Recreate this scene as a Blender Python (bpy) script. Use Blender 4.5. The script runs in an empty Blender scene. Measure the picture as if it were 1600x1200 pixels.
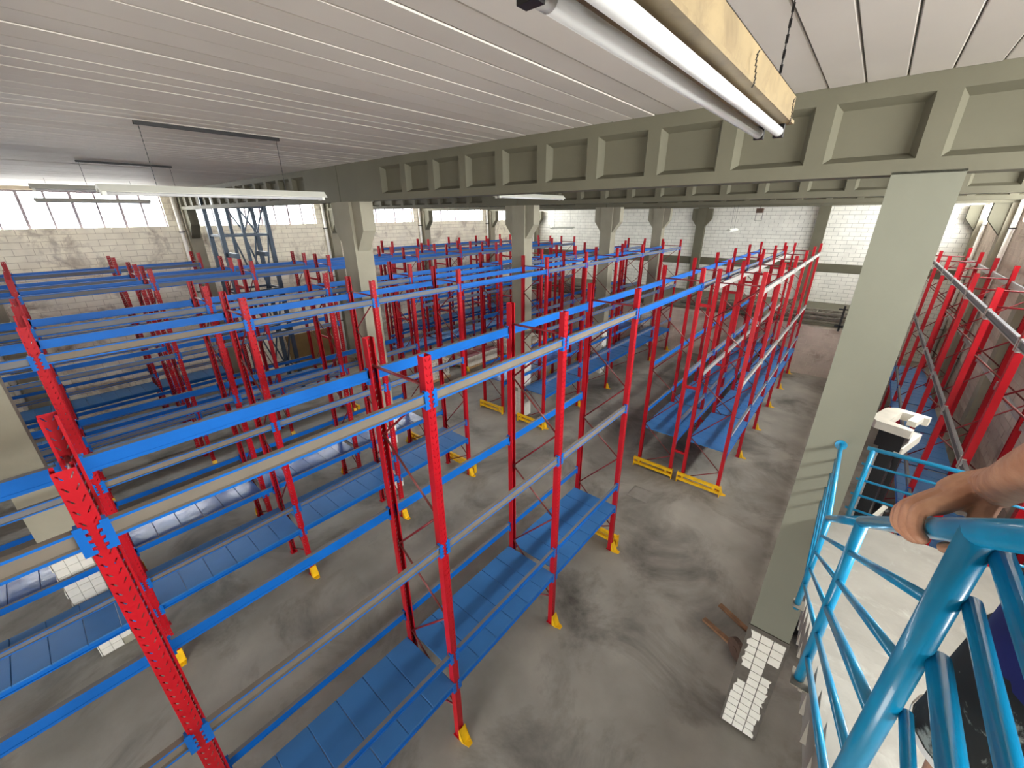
import bpy, bmesh, math, random
from mathutils import Vector, Matrix
random.seed(7)
scene = bpy.context.scene
COL = scene.collection

# ------------------------------------------------------------------ camera
CAM = (-2.3562, -3.1251, 7.5722); YAW, PITCH, ROLL, FPX = 0.7010, 0.3938, -0.0074, 633.69
def cam_axes():
    cy, sy, cp, sp = math.cos(YAW), math.sin(YAW), math.cos(PITCH), math.sin(PITCH)
    f = Vector((cy*cp, sy*cp, -sp)); r = Vector((sy, -cy, 0)); u = r.cross(f)
    cr, sr = math.cos(ROLL), math.sin(ROLL)
    return cr*r + sr*u, -sr*r + cr*u, f
AX, AY, AF = cam_axes()
cd = bpy.data.cameras.new('camera'); co = bpy.data.objects.new('camera', cd); COL.objects.link(co)
co.matrix_world = Matrix(((AX.x, AY.x, -AF.x, CAM[0]), (AX.y, AY.y, -AF.y, CAM[1]), (AX.z, AY.z, -AF.z, CAM[2]), (0, 0, 0, 1)))
cd.sensor_fit = 'HORIZONTAL'; cd.sensor_width = 36.0; cd.lens = FPX/1600*36.0; cd.clip_start = 0.02; cd.clip_end = 300
scene.camera = co
def in_frame(p):
    d = Vector(p) - Vector(CAM); z = d.dot(AF)
    if z < 0.1: return None
    u = 800 + FPX*d.dot(AX)/z; v = 600 - FPX*d.dot(AY)/z
    return (u, v, z) if -20 < u < 1620 and -20 < v < 1220 else None

# ------------------------------------------------------------------ world, window light, exposure
w = bpy.data.worlds.new('sky'); scene.world = w; w.use_nodes = True
bg = w.node_tree.nodes['Background']; bg.inputs[0].default_value = (0.93, 0.97, 1.0, 1); bg.inputs[1].default_value = 6.0
scene.view_settings.view_transform = 'Standard'; scene.view_settings.look = 'None'
scene.view_settings.gamma = 1.0; scene.view_settings.use_curve_mapping = False
scene.view_settings.exposure = 1.0
SKY_W = 30.0     # watts per square metre of window sky light
def window_light(name, loc, rot, sx, sy, k=1.0, col=(1.0, 0.988, 0.968)):
    l = bpy.data.lights.new(name, 'AREA'); l.shape = 'RECTANGLE'; l.size = sx; l.size_y = sy
    l.energy = SKY_W*k*sx*sy; l.color = col
    o = bpy.data.objects.new(name, l); COL.objects.link(o); o.location = loc; o.rotation_euler = rot
    return o
Y_L, Y_R, X_F, X_B, Z_C = 19.55, -7.05, 28.0, -9.7, 8.62
PIL = [-9.7 + 6.3*i for i in range(7)]            # column lines along the hall
BAYS = [(PIL[i] + PIL[i+1])/2 for i in range(6)]
WIN_W, WIN_Z0, WIN_Z1 = 5.2, 7.2, 8.5
TILT = math.radians(18)      # the sky light comes from above the horizon
for bx in BAYS:
    window_light('window_daylight', (bx, Y_L + 0.62, (WIN_Z0+WIN_Z1)/2), (-math.pi/2+0.05, 0, 0), WIN_W, WIN_Z1-WIN_Z0, 0.9)
    if bx > -5: window_light('window_daylight', (bx, Y_R - 0.62, (WIN_Z0+WIN_Z1)/2), (math.pi/2-TILT, 0, 0), WIN_W, WIN_Z1-WIN_Z0, 2.6)

window_light('added_gate_daylight', (X_B - 0.3, -1.5, 2.2), (0, -math.pi/2, 0), 4.4, 5.8, 0.28)  # added fill through an assumed, unseen gate; brightens low surfaces

# ------------------------------------------------------------------ materials
def lin(c):
    f = lambda v: v/12.92 if v <= 0.04045 else ((v+0.055)/1.055)**2.4
    return tuple(f(x/255) for x in c) + (1,)
MATS = {}
def mat(name, rgb, rough=0.6, metal=0.0, var=0.12, scale=4.0, bump=0.0, bscale=30.0, rgb2=None, stain=None, coat=0.0, spec=0.5):
    m = bpy.data.materials.new(name); m.use_nodes = True; nt = m.node_tree; N = nt.nodes; L = nt.links
    b = N['Principled BSDF']; b.inputs['Roughness'].default_value = rough; b.inputs['Metallic'].default_value = metal
    b.inputs['Coat Weight'].default_value = coat; b.inputs['Specular IOR Level'].default_value = spec
    geo = N.new('ShaderNodeNewGeometry')
    no = N.new('ShaderNodeTexNoise'); no.inputs['Scale'].default_value = scale; no.inputs['Detail'].default_value = 6
    L.new(geo.outputs['Position'], no.inputs['Vector'])
    rp = N.new('ShaderNodeValToRGB'); rp.color_ramp.elements[0].position = 0.3; rp.color_ramp.elements[1].position = 0.7
    c = lin(rgb); c2 = lin(rgb2) if rgb2 else tuple(min(1, x*(1+var)) for x in c[:3]) + (1,)
    c1 = tuple(x*(1-var) for x in c[:3]) + (1,)
    rp.color_ramp.elements[0].color = c1 if not rgb2 else c; rp.color_ramp.elements[1].color = c2
    L.new(no.outputs['Fac'], rp.inputs['Fac']); out = rp.outputs['Color']
    if stain:
        srgb, ssc, lo, hi = stain
        n2 = N.new('ShaderNodeTexNoise'); n2.inputs['Scale'].default_value = ssc; n2.inputs['Detail'].default_value = 8; n2.inputs['Roughness'].default_value = 0.65
        n2.inputs['Distortion'].default_value = 0.6
        L.new(geo.outputs['Position'], n2.inputs['Vector'])
        r2 = N.new('ShaderNodeMapRange'); r2.inputs[1].default_value = lo; r2.inputs[2].default_value = hi
        L.new(n2.outputs['Fac'], r2.inputs[0])
        mx = N.new('ShaderNodeMix'); mx.data_type = 'RGBA'; mx.inputs[7].default_value = lin(srgb)
        L.new(r2.outputs[0], mx.inputs[0]); L.new(out, mx.inputs[6]); out = mx.outputs[2]
    L.new(out, b.inputs['Base Color'])
    if bump:
        n3 = N.new('ShaderNodeTexNoise'); n3.inputs['Scale'].default_value = bscale; n3.inputs['Detail'].default_value = 4
        L.new(geo.outputs['Position'], n3.inputs['Vector'])
        bp = N.new('ShaderNodeBump'); bp.inputs['Strength'].default_value = bump; bp.inputs['Distance'].default_value = 0.02
        L.new(n3.outputs['Fac'], bp.inputs['Height']); L.new(bp.outputs['Normal'], b.inputs['Normal'])
    MATS[name] = m
    return m
M = {}
M['floor'] = mat('floor_concrete', (147, 142, 132), 0.55, var=0.22, scale=0.9, bump=0.15, bscale=9, stain=((72, 68, 61), 0.5, 0.49, 0.74))
M['ceil'] = mat('ceiling_board', (206, 199, 190), 0.6, var=0.05, scale=1.0)
M['ceil_back'] = mat('ceiling_joint', (235, 232, 225), 0.7)
M['conc'] = mat('painted_concrete', (99, 96, 79), 0.75, var=0.08, scale=1.4, bump=0.12, bscale=18)
M['conc_col'] = mat('olive_column_paint', (116, 116, 101), 0.7, var=0.06, scale=1.2, bump=0.1, bscale=18)
M['conc_light'] = mat('bare_column_concrete', (148, 143, 125), 0.8, var=0.1, scale=1.4, bump=0.15, bscale=16)
M['rawconc'] = mat('raw_concrete', (146, 142, 133), 0.8, var=0.14, scale=2.5, bump=0.2, bscale=14, stain=((182, 179, 170), 2.0, 0.55, 0.75))
M['block_white'] = mat('white_block_paint', (232, 231, 222), 0.75, var=0.08, scale=2.2, bump=0.2, bscale=14)
M['block_beige'] = mat('weathered_block_paint', (246, 239, 220), 0.8, var=0.10, scale=1.8, bump=0.25, bscale=14, stain=((140, 124, 108), 1.1, 0.52, 0.72))
M['block_pink'] = mat('dusty_block_paint', (192, 176, 162), 0.8, var=0.12, scale=1.8, bump=0.25, bscale=14, stain=((140, 122, 106), 0.7, 0.55, 0.75))
M['mortar_w'] = mat('mortar_pale', (160, 158, 150), 0.9)
M['mortar_b'] = mat('mortar_grey', (200, 190, 171), 0.9)
M['red'] = mat('red_rack_paint', (176, 12, 28), 0.42, var=0.1, scale=3, spec=0.35)
M['darkred'] = mat('dark_red_brace_paint', (125, 22, 30), 0.4, var=0.15, scale=5)
M['brace'] = mat('rod_brace_paint', (112, 50, 46), 0.4, var=0.2, scale=4, metal=0.2)
M['blue'] = mat('blue_beam_paint', (8, 98, 184), 0.42, var=0.1, scale=2, spec=0.35)
M['blue_deck'] = mat('blue_deck_paint', (54, 114, 174), 0.45, var=0.08, scale=2)
M['blue_gloss'] = mat('blue_deck_gloss', (52, 98, 168), 0.22, var=0.12, scale=2.5, bump=0.5, bscale=3.0)
M['dust_tan'] = mat('tan_dust', (122, 113, 101), 0.9, var=0.08, scale=5)
M['dust_grey'] = mat('grey_dust', (112, 112, 114), 0.75, var=0.08, scale=4)
M['galv'] = mat('pale_galvanised', (186, 184, 180), 0.35, metal=0.35, var=0.06, scale=4)
M['dullmetal'] = mat('dull_metal', (128, 122, 110), 0.6, metal=0.3, var=0.3, scale=5)
M['yellow'] = mat('yellow_guard_paint', (236, 184, 14), 0.45, var=0.15, scale=6)
M['rail'] = mat('cyan_rail_paint', (8, 130, 174), 0.3, var=0.12, scale=7, coat=0.35)
M['tilebed'] = mat('tile_bed_cement', (88, 82, 74), 0.9, var=0.15, scale=8)
M['tile'] = mat('white_glazed_tile', (226, 222, 210), 0.25, var=0.05, scale=6)
M['tube'] = mat('fluorescent_glass', (214, 214, 214), 0.2, var=0.02)
M['lampbody'] = mat('lamp_white_paint', (226, 226, 214), 0.4, var=0.04)
M['lampbeige'] = mat('lamp_aged_beige', (128, 110, 76), 0.5, var=0.12, scale=9, stain=((96, 78, 50), 7, 0.5, 0.75))
M['dark'] = mat('dark_metal', (34, 32, 32), 0.5, metal=0.3)
M['black'] = mat('black_paint', (22, 22, 24), 0.4)
M['steelblue'] = mat('slate_blue_steel', (54, 70, 86), 0.45, var=0.12, scale=3, metal=0.2)
M['white'] = mat('white_enamel', (232, 230, 224), 0.4)
M['creamwhite'] = mat('cream_enamel', (222, 218, 204), 0.4)
M['wood'] = mat('old_wood', (128, 94, 66), 0.8, var=0.25, scale=9, bump=0.2)
M['palletwood'] = mat('pallet_wood', (184, 150, 108), 0.8, var=0.2, scale=9)
M['rust'] = mat('rusty_plate', (84, 64, 52), 0.8, var=0.3, scale=6)
M['carton'] = mat('pale_carton', (222, 214, 198), 0.7, var=0.1, scale=8)
M['cartonprint'] = mat('printed_carton', (224, 216, 200), 0.7, scale=8, stain=((150, 138, 118), 7.0, 0.52, 0.6))
M['redtop'] = mat('maroon_wrap', (142, 70, 72), 0.5, var=0.15, scale=4)
M['brown'] = mat('brown_board', (116, 92, 52), 0.8, var=0.15, scale=2)
M['sack'] = mat('brown_sack', (122, 96, 74), 0.8, var=0.2, scale=5, bump=0.5, bscale=6)
M['mullion'] = mat('window_steel', (150, 140, 150), 0.5)
M['skin'] = mat('skin', (176, 122, 92), 0.5, var=0.12, scale=18, rgb2=(206, 156, 124), bump=0.15, bscale=60)
M['nail'] = mat('finger_nail', (214, 170, 148), 0.35)
M['shirt'] = mat('navy_cloth', (18, 26, 96), 0.8, var=0.15, scale=12)
M['shorts'] = mat('marbled_black_cloth', (20, 22, 22), 0.8, var=0.15, scale=6, stain=((150, 158, 152), 11.0, 0.585, 0.66))
M['hem'] = mat('pale_hem', (226, 222, 216), 0.8)
M['hair'] = mat('grey_hair', (90, 84, 78), 0.8)
g = bpy.data.materials.new('window_glass'); g.use_nodes = True; nt = g.node_tree
tr = nt.nodes.new('ShaderNodeBsdfTransparent'); tr.inputs[0].default_value = (0.97, 0.98, 0.98, 1)
gl = nt.nodes.new('ShaderNodeBsdfGlossy'); gl.inputs['Roughness'].default_value = 0.05
ms = nt.nodes.new('ShaderNodeMixShader'); ms.inputs[0].default_value = 0.05
nt.links.new(tr.outputs[0], ms.inputs[1]); nt.links.new(gl.outputs[0], ms.inputs[2])
nt.links.new(ms.outputs[0], nt.nodes['Material Output'].inputs[0]); M['glass'] = g

# ------------------------------------------------------------------ mesh helpers
class MB:
    def __init__(s): s.v = []; s.f = []; s.m = []
    def quadface(s, pts, mi=0):
        n = len(s.v); s.v += [tuple(p) for p in pts]; s.f.append(tuple(range(n, n+len(pts)))); s.m.append(mi)
    def box(s, x0, y0, z0, x1, y1, z1, mi=0):
        n = len(s.v)
        s.v += [(x0,y0,z0),(x1,y0,z0),(x1,y1,z0),(x0,y1,z0),(x0,y0,z1),(x1,y0,z1),(x1,y1,z1),(x0,y1,z1)]
        for q in ((0,3,2,1),(4,5,6,7),(0,1,5,4),(1,2,6,5),(2,3,7,6),(3,0,4,7)):
            s.f.append(tuple(n+i for i in q)); s.m.append(mi)
        return s
    def tube(s, a, b, r, n=10, mi=0, r2=None, cap=True):
        a = Vector(a); b = Vector(b); d = (b-a).normalized(); r2 = r if r2 is None else r2
        u = d.cross(Vector((0,0,1)) if abs(d.z) < 0.9 else Vector((1,0,0))).normalized(); w = d.cross(u)
        k = len(s.v)
        for i in range(n):
            t = 2*math.pi*i/n; o = u*math.cos(t) + w*math.sin(t)
            s.v.append(tuple(a+o*r)); s.v.append(tuple(b+o*r2))
        for i in range(n):
            j = (i+1) % n; s.f.append((k+2*i, k+2*j, k+2*j+1, k+2*i+1)); s.m.append(mi)
        if cap:
            s.f.append(tuple(k+2*i for i in range(n))[::-1]); s.m.append(mi)
            s.f.append(tuple(k+2*i+1 for i in range(n))); s.m.append(mi)
        return s
    def bar(s, a, b, wd, ht, mi=0, up=(0,0,1)):
        a = Vector(a); b = Vector(b); d = (b-a).normalized(); up = Vector(up)
        if abs(d.dot(up)) > 0.95: up = Vector((1,0,0))
        sd = d.cross(up).normalized()*wd/2; u = sd.cross(d).normalized()*ht/2
        n = len(s.v)
        for p in (a, b):
            s.v += [tuple(p-sd-u), tuple(p+sd-u), tuple(p+sd+u), tuple(p-sd+u)]
        for q in ((3,2,1,0),(4,5,6,7),(0,1,5,4),(1,2,6,5),(2,3,7,6),(3,0,4,7)):
            s.f.append(tuple(n+i for i in q)); s.m.append(mi)
        return s
    def prism(s, poly, axis, a0, a1, mi=0):
        # poly: 2D points; axis 'x': (y,z) ; 'y': (x,z) ; 'z': (x,y)
        def P(p, a): return {'x': (a, p[0], p[1]), 'y': (p[0], a, p[1]), 'z': (p[0], p[1], a)}[axis]
        n = len(s.v); k = len(poly)
        s.v += [P(p, a0) for p in poly] + [P(p, a1) for p in poly]
        s.f.append(tuple(range(n+k-1, n-1, -1))); s.m.append(mi); s.f.append(tuple(range(n+k, n+2*k))); s.m.append(mi)
        for i in range(k):
            j = (i+1) % k; s.f.append((n+i, n+j, n+k+j, n+k+i)); s.m.append(mi)
        return s
    def mesh(s, name, mats, smooth=False):
        me = bpy.data.meshes.new(name); me.from_pydata(s.v, [], s.f)
        for m in (mats if isinstance(mats, (list, tuple)) else [mats]): me.materials.append(m)
        me.polygons.foreach_set('material_index', s.m)
        bm = bmesh.new(); bm.from_mesh(me); bmesh.ops.recalc_face_normals(bm, faces=bm.faces); bm.to_mesh(me); bm.free()
        if smooth: me.polygons.foreach_set('use_smooth', [len(p.vertices) == 4 for p in me.polygons])
        me.update(); return me
def ob(name, me, parent=None, loc=(0,0,0), rot=(0,0,0)):
    o = bpy.data.objects.new(name, me); COL.objects.link(o); o.location = loc; o.rotation_euler = rot
    if parent: o.parent = parent
    return o
def tag(o, label, cat, group=None):
    o['label'] = label; o['category'] = cat
    if group: o['group'] = group
    return o
def thing(name, label, cat, loc=(0,0,0), rz=0, group=None):
    o = bpy.data.objects.new(name, None); COL.objects.link(o); o.location = loc; o.rotation_euler = (0,0,rz); o.empty_display_size = 0.2
    return tag(o, label, cat, group)
def struct(name, me, label=None, parent=None):
    o = ob(name, me, parent); o['kind'] = 'structure'
    if label: o['label'] = label
    return o
CACHE = {}
def cached(key, fn):
    if key not in CACHE: CACHE[key] = fn()
    return CACHE[key]
def boxmesh(sx, sy, sz, m, name='box_part'):
    key = ('box', round(sx,4), round(sy,4), round(sz,4), m)
    return cached(key, lambda: MB().box(-sx/2,-sy/2,0,sx/2,sy/2,sz).mesh(name, M[m]))

# ------------------------------------------------------------------ room shell
struct('floor', MB().box(X_B-0.3, Y_R-0.3, -0.2, X_F+0.3, Y_L+0.3, 0).mesh('floor', M['floor']), 'stained grey concrete warehouse floor')
ground = struct('ground', MB().box(-120, -120, -0.6, 150, 140, -0.25).mesh('ground', mat('yard_ground', (188, 176, 160), 0.9, scale=0.2)), 'pale ground outside the hall')
ceil = struct('ceiling', MB().box(X_B-0.3, Y_R-0.3, 8.68, X_F+0.3, Y_L+0.3, 8.9).mesh('ceiling', M['ceil_back']), 'pale boarded ceiling')
PITCH_B = 0.2667
y = -2.22 - PITCH_B*17 + 0.0
panel_me = [cached(('cp', i), lambda i=i: MB().prism([(-0.1285, 0.0+0.002*i), (-0.122, -0.006), (0.122, -0.006+0.003*(i-1)), (0.1285, 0.0), (0.1285, 0.03), (-0.1285, 0.03)], 'x', -9.68, 2.86).mesh('ceiling_panel', M['ceil'])) for i in range(3)]
rest = MB()
while y < Y_L:
    yc = y + PITCH_B/2
    if Y_R + 0.1 < yc < Y_L - 0.1:
        ob('ceiling_panel', random.choice(panel_me), ceil, (0, yc, 8.62 + random.uniform(-0.003, 0.003)))
        for i in range(2, 6):
            rest.box(PIL[i] + 0.3, y+0.004, 8.62, PIL[i+1] - 0.02, y + PITCH_B - 0.004, 8.65)
    y += PITCH_B
r = ob('ceiling_panel_field', rest.mesh('ceiling_panel_field', M['ceil']), ceil); r['kind'] = 'stuff'

def block_wall(name, label, axis, plane, out, a0, a1, z0, z1, holes, mblock, mmort, bw=0.5, bh=0.22, thick=0.25, maxn=300):
    """wall slab on a plane; blocks proud of it on the inner side (out = +-1 along the plane normal)."""
    zs = sorted({z0, z1} | {h[2] for h in holes} | {h[3] for h in holes})
    w_ = MB()
    for i in range(len(zs)-1):
        za, zb = zs[i], zs[i+1]
        cuts = sorted([(h[0], h[1]) for h in holes if h[2] <= za + 1e-6 and h[3] >= zb - 1e-6]); p = a0
        for c0, c1 in cuts + [(a1, a1)]:
            if c0 > p:
                if axis == 'y': w_.box(p, min(plane, plane-out*thick), za, c0, max(plane, plane-out*thick), zb)
                else: w_.box(min(plane, plane-out*thick), p, za, max(plane, plane-out*thick), c0, zb)
            p = c1
    wall = struct(name, w_.mesh(name, M[mmort]), label)
    cand = []
    nrow = int((z1-z0)/bh)
    for rI in range(nrow):
        z = z0 + rI*bh; x = a0 + (0 if rI % 2 else -bw/2)
        while x < a1 - 0.05:
            xa, xb = max(x, a0), min(x+bw, a1); x += bw
            for h in holes:
                if h[2] < z + bh*0.6 and h[3] > z + bh*0.4:
                    if xa < h[0] < xb: xb = h[0]
                    if xa < h[1] < xb: xa = h[1]
                    if xa >= h[0]-1e-6 and xb <= h[1]+1e-6: xb = xa
            if xb - xa < 0.06: continue
            xc = (xa+xb)/2
            p = (xc, plane, z+bh/2) if axis == 'y' else (plane, xc, z+bh/2)
            q = in_frame(p)
            # racks and the near column hide much of the walls; prefer blocks that show above the racks
            hid = 0 if z > 6.2 else 8
            cand.append(((q[2]+hid if q and not (axis == 'x' and q[0] > 1345) else 1e3), xa, xb, z, p))
    cand.sort(key=lambda c: c[0])
    rest = MB(); g = 0.008
    for i, (k, xa, xb, z, p) in enumerate(cand):
        e = 0.010 + random.uniform(-0.004, 0.004)
        if i < maxn and k < 1e3:
            wd = round((xb-xa)*20)/20
            key = ('blk', axis, wd, mblock, bh)
            me = cached(key, lambda: (MB().box(-wd/2+g, -0.02, g, wd/2-g, 0.02, bh-g) if axis == 'y' else MB().box(-0.02, -wd/2+g, g, 0.02, wd/2-g, bh-g)).mesh('brick', M[mblock]))
            loc = ((xa+xb)/2, plane + out*(e-0.02), z) if axis == 'y' else (plane + out*(e-0.02), (xa+xb)/2, z)
            ob('brick', me, wall, loc)
        else:
            if axis == 'y': rest.box(xa+g, min(plane, plane+out*e), z+g, xb-g, max(plane, plane+out*e), z+bh-g)
            else: rest.box(min(plane, plane+out*e), xa+g, z+g, max(plane, plane+out*e), xb-g, z+bh-g)
    o = ob('brick_field', rest.mesh('brick_field', M[mblock]), wall); o['kind'] = 'stuff'
    return wall
win_holes = [(bx-WIN_W/2, bx+WIN_W/2, WIN_Z0, WIN_Z1) for bx in BAYS]
block_wall('wall_left', 'weathered cream block wall under the high windows', 'y', Y_L, -1, X_B, X_F, 0, Z_C+0.06, win_holes, 'block_beige', 'mortar_b')
block_wall('wall_right', 'dusty pinkish block wall behind the right-hand rack', 'y', Y_R, 1, X_B, X_F, 0, Z_C+0.06, win_holes[1:], 'block_pink', 'mortar_b')
block_wall('wall_far', 'white painted block wall at the far end', 'x', X_F, -1, Y_R, Y_L, 0, Z_C+0.06, [(Y_R+0.02, Y_L-0.02, 4.42, 4.86)], 'block_white', 'mortar_w')
tb = MB().box(X_F-0.02, Y_R, 4.40, X_F+0.2, Y_L, 4.88)
struct('trim_1', tb.mesh('trim_1', M['conc']), 'olive concrete band across the far white wall')
bwm = MB().box(X_B-0.3, Y_R, 4.6, X_B, Y_L, 8.68); bwm.box(X_B-0.3, Y_R, 0, X_B, -4.5, 4.6); bwm.box(X_B-0.3, 1.5, 0, X_B, Y_L, 4.6)
struct('wall_back', bwm.mesh('wall_back', M['block_white']), 'plain pale wall behind the camera')
dm = MB(); dm.box(X_B-0.2, -4.5, 0, X_B+0.04, -4.38, 4.6); dm.box(X_B-0.2, 1.38, 0, X_B+0.04, 1.5, 4.6); dm.box(X_B-0.2, -4.5, 4.4, X_B+0.04, 1.5, 4.6)
struct('added_door_1', dm.mesh('added_door_1', M['steelblue']), 'assumed open gate frame behind the camera, added to let in daylight')  # unseen gate is a guess, added so daylight enters at floor level
# low annex wall in front of the far wall, its flat roof carrying scrap frames
X_A = 21.95
block_wall('wall_annex', 'low dusty block wall below the far wall', 'x', X_A, -1, -4.8, Y_L-1.0, 0, 2.55, [], 'block_pink', 'mortar_b')
struct('trim_2', MB().box(X_A-0.06, -4.8, 2.55, X_F, Y_L-1.0, 2.68).mesh('trim_2', M['conc']), 'concrete roof slab on the low wall')

# windows
wn = 0
def window(bx, plane, out, n=8):
    global wn; wn += 1
    fr = MB(); x0, x1 = bx-WIN_W/2, bx+WIN_W/2; yo = plane - out*0.16
    for (a, b, c, d) in ((x0, x1, WIN_Z0, WIN_Z0+0.05), (x0, x1, WIN_Z1-0.05, WIN_Z1)):
        fr.box(a, yo-0.025, c, b, yo+0.025, d)
    for xx in (x0+0.02, x1-0.02): fr.box(xx-0.02, yo-0.025, WIN_Z0, xx+0.02, yo+0.025, WIN_Z1)
    o = struct('window_%d' % wn, fr.mesh('window_frame', M['mullion']))
    o['label'] = 'long steel window high in the %s wall, bay %s' % ('left' if plane > 0 else 'right', ['behind the camera', 'over the stairs', 'nearest', 'second', 'third', 'fourth'][BAYS.index(bx)])
    pw = WIN_W/n
    for i in range(1, n):
        ob('mullion', boxmesh(0.06 if i % 2 else 0.085, 0.04, WIN_Z1-WIN_Z0-0.1, 'mullion', 'mullion'), o, (x0+i*pw, yo, WIN_Z0+0.05))
    for i in range(n):
        ob('pane', boxmesh(pw-0.05, 0.006, WIN_Z1-WIN_Z0-0.1, 'glass', 'pane'), o, (x0+(i+0.5)*pw, yo, WIN_Z0+0.05))
for bx in BAYS: window(bx, Y_L, -1)
for bx in BAYS[1:]: window(bx, Y_R, 1)
# ------------------------------------------------------------------ columns and roof beams
TILE = 0.15
def tile_base(parent, x0, y0, x1, y1, h, faces, seed):
    rnd = random.Random(seed)
    me_x = cached('tile_x', lambda: MB().box(-0.012, -TILE/2+0.0055, 0.0055, 0.0, TILE/2-0.0055, TILE-0.0055).mesh('tile', M['tile']))
    me_y = cached('tile_y', lambda: MB().box(-TILE/2+0.003, -0.012, 0.003, TILE/2-0.003, 0.0, TILE-0.003).mesh('tile', M['tile']))
    nz = int(h/TILE)
    for face in faces:
        if face == '-x': a0, a1 = y0, y1
        else: a0, a1 = x0, x1
        n = max(1, round((a1-a0)/TILE)); off = (a1-a0 - n*TILE)/2
        for k in range(nz):
            for i in range(n):
                if rnd.random() < 0.07 or (i in (0, n-1) and k > 3 and rnd.random() < 0.14): continue
                a = a0 + off + (i+0.5)*TILE
                if face == '-x': ob('tile', me_x, parent, (x0, a, k*TILE+0.02))
                else: ob('tile', me_y, parent, (a, y0, k*TILE+0.02))
def corbel_poly(yc, hw, top=7.9, zb=7.28, zt=6.82, reach=0.62):
    return [(yc-hw-0.0, zt), (yc+hw, zt), (yc+reach, zb), (yc+reach, top), (yc-reach, top), (yc-reach, zb)]
def column(x, yc, label, tiles=('-x', '-y')):
    c = thing('concrete_column', label, 'column', (x, yc, 0), group='columns of the middle row')
    hw = 0.275
    ob('shaft', cached('shaft', lambda: MB().box(0, -hw, 0, 0.46, hw, 7.88).mesh('shaft', M['conc_light'])), c)
    ob('corbel', cached('corbel', lambda: MB().prism(corbel_poly(0, hw), 'x', 0.07, 0.39).mesh('corbel', M['conc_light'])), c)
    tile_base(c, -0.004, -hw, 0.46, hw, 2.25, tiles, int(x*10))
    # side facing the camera gets a thin plaster bed edge
    return c
XF = 2.87
LBL = {-3.43: 'concrete column at the left picture edge with white tiled foot', 2.87: 'thick corbelled concrete column standing in the second double rack row, nearest of its row',
       9.17: 'second corbelled concrete column of the middle row with white tiled foot', 15.47: 'third corbelled concrete column of the middle row', 21.77: 'fourth corbelled column at the end of the middle row'}
for x in (-3.43, 2.87, 9.17, 15.47, 21.77):
    column(x, 6.29 if x < 21 else 6.4, LBL[x], ('-x', '-y') if x < 16 else ('-x',))
nc = thing('concrete_column', 'wide olive column beside the stair landing with broken white tiles at its foot', 'column', (XF, -3.345, 0))
ob('shaft', MB().box(0, -0.235, 0, 0.42, 0.235, 7.9).mesh('shaft', M['conc_col']), nc)
rnd = random.Random(3)
tm = cached('tile_x', lambda: MB().box(-0.012, -TILE/2+0.0055, 0.0055, 0.0, TILE/2-0.0055, TILE-0.0055).mesh('tile', M['tile']))
def broken(seed, side):
    r_ = random.Random(seed); h = TILE/2-0.0055; pts = []
    for i in range(3):
        pts.append((side*(h*0.75 + r_.uniform(-0.03, 0.018)), 0.0055+(TILE-0.011)*i/2))
    pts = pts if side > 0 else pts
    poly = [(-side*h, 0.0055)] + pts + [(-side*h, TILE-0.0055)]
    return MB().prism([(p[0], p[1]) for p in poly], 'x', -0.012, 0).mesh('tile', M['tile'])
ob('tile_bed', MB().box(-0.016, -0.25, 0.02, 0.0, 0.25, 2.2).mesh('tile_bed', M['tilebed']), nc)
for k in range(14):
    for i, yy in enumerate((0.15, 0.0, -0.15)):
        if (k, i) in ((7, 0), (8, 0), (9, 2), (10, 2)): continue
        edge = (i == 0 and k > 4) or (i == 2 and k < 11) or (k == 13 and i == 0)
        ob('tile', cached(('brk', k, i), lambda: broken(k*7+i, 1 if i == 0 else -1)) if edge else tm, nc, (-0.016, yy, k*TILE+0.04))

def beam_mesh(ya, yb, cstart, cpitch, cdir, n, t=0.36):
    z0, z1, c0, c1, rec, spl = 7.88, 8.66, 8.0, 8.48, 0.1, 0.05
    b = MB(); ow = 0.65
    cof = []
    for i in range(n):
        e = cstart + cdir*cpitch*i; lo, hi = sorted((e, e+cdir*ow))
        if lo > ya + 0.1 and hi < yb - 0.1: cof.append((lo, hi))
    cof.sort()
    for xs, sg in ((0.0, 1), (t, -1)):
        b.quadface([(xs,ya,z0),(xs,yb,z0),(xs,yb,c0),(xs,ya,c0)]); b.quadface([(xs,ya,c1),(xs,yb,c1),(xs,yb,z1),(xs,ya,z1)])
        p = ya
        for lo, hi in cof + [(yb, yb)]:
            b.quadface([(xs,p,c0),(xs,lo,c0),(xs,lo,c1),(xs,p,c1)])
            if hi > lo:
                xr = xs + sg*rec
                O = [(xs,lo,c0),(xs,hi,c0),(xs,hi,c1),(xs,lo,c1)]; I = [(xr,lo+spl,c0+spl),(xr,hi-spl,c0+spl),(xr,hi-spl,c1-spl),(xr,lo+spl,c1-spl)]
                for k in range(4): b.quadface([O[k], O[(k+1)%4], I[(k+1)%4], I[k]])
                b.quadface(I)
            p = hi
    b.quadface([(0,ya,z0),(t,ya,z0),(t,yb,z0),(0,yb,z0)]); b.quadface([(0,ya,z1),(t,ya,z1),(t,yb,z1),(0,yb,z1)])
    for yy in (ya, yb): b.quadface([(0,yy,z0),(t,yy,z0),(t,yy,z1),(0,yy,z1)])
    me = b.mesh('roof_beam', M['conc'])
    bm = bmesh.new(); bm.from_mesh(me); bmesh.ops.remove_doubles(bm, verts=bm.verts, dist=0.0005); bmesh.ops.recalc_face_normals(bm, faces=bm.faces); bm.to_mesh(me); bm.free()
    return me
bm_r = beam_mesh(Y_R, 6.315, 4.66, 0.805, -1, 14)
bm_l = beam_mesh(6.335, Y_L, 7.95, 0.805, 1, 14)
names = ['over the stairs behind the camera', 'nearest the camera', 'second from the camera', 'third from the camera', 'fourth from the camera']
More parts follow.
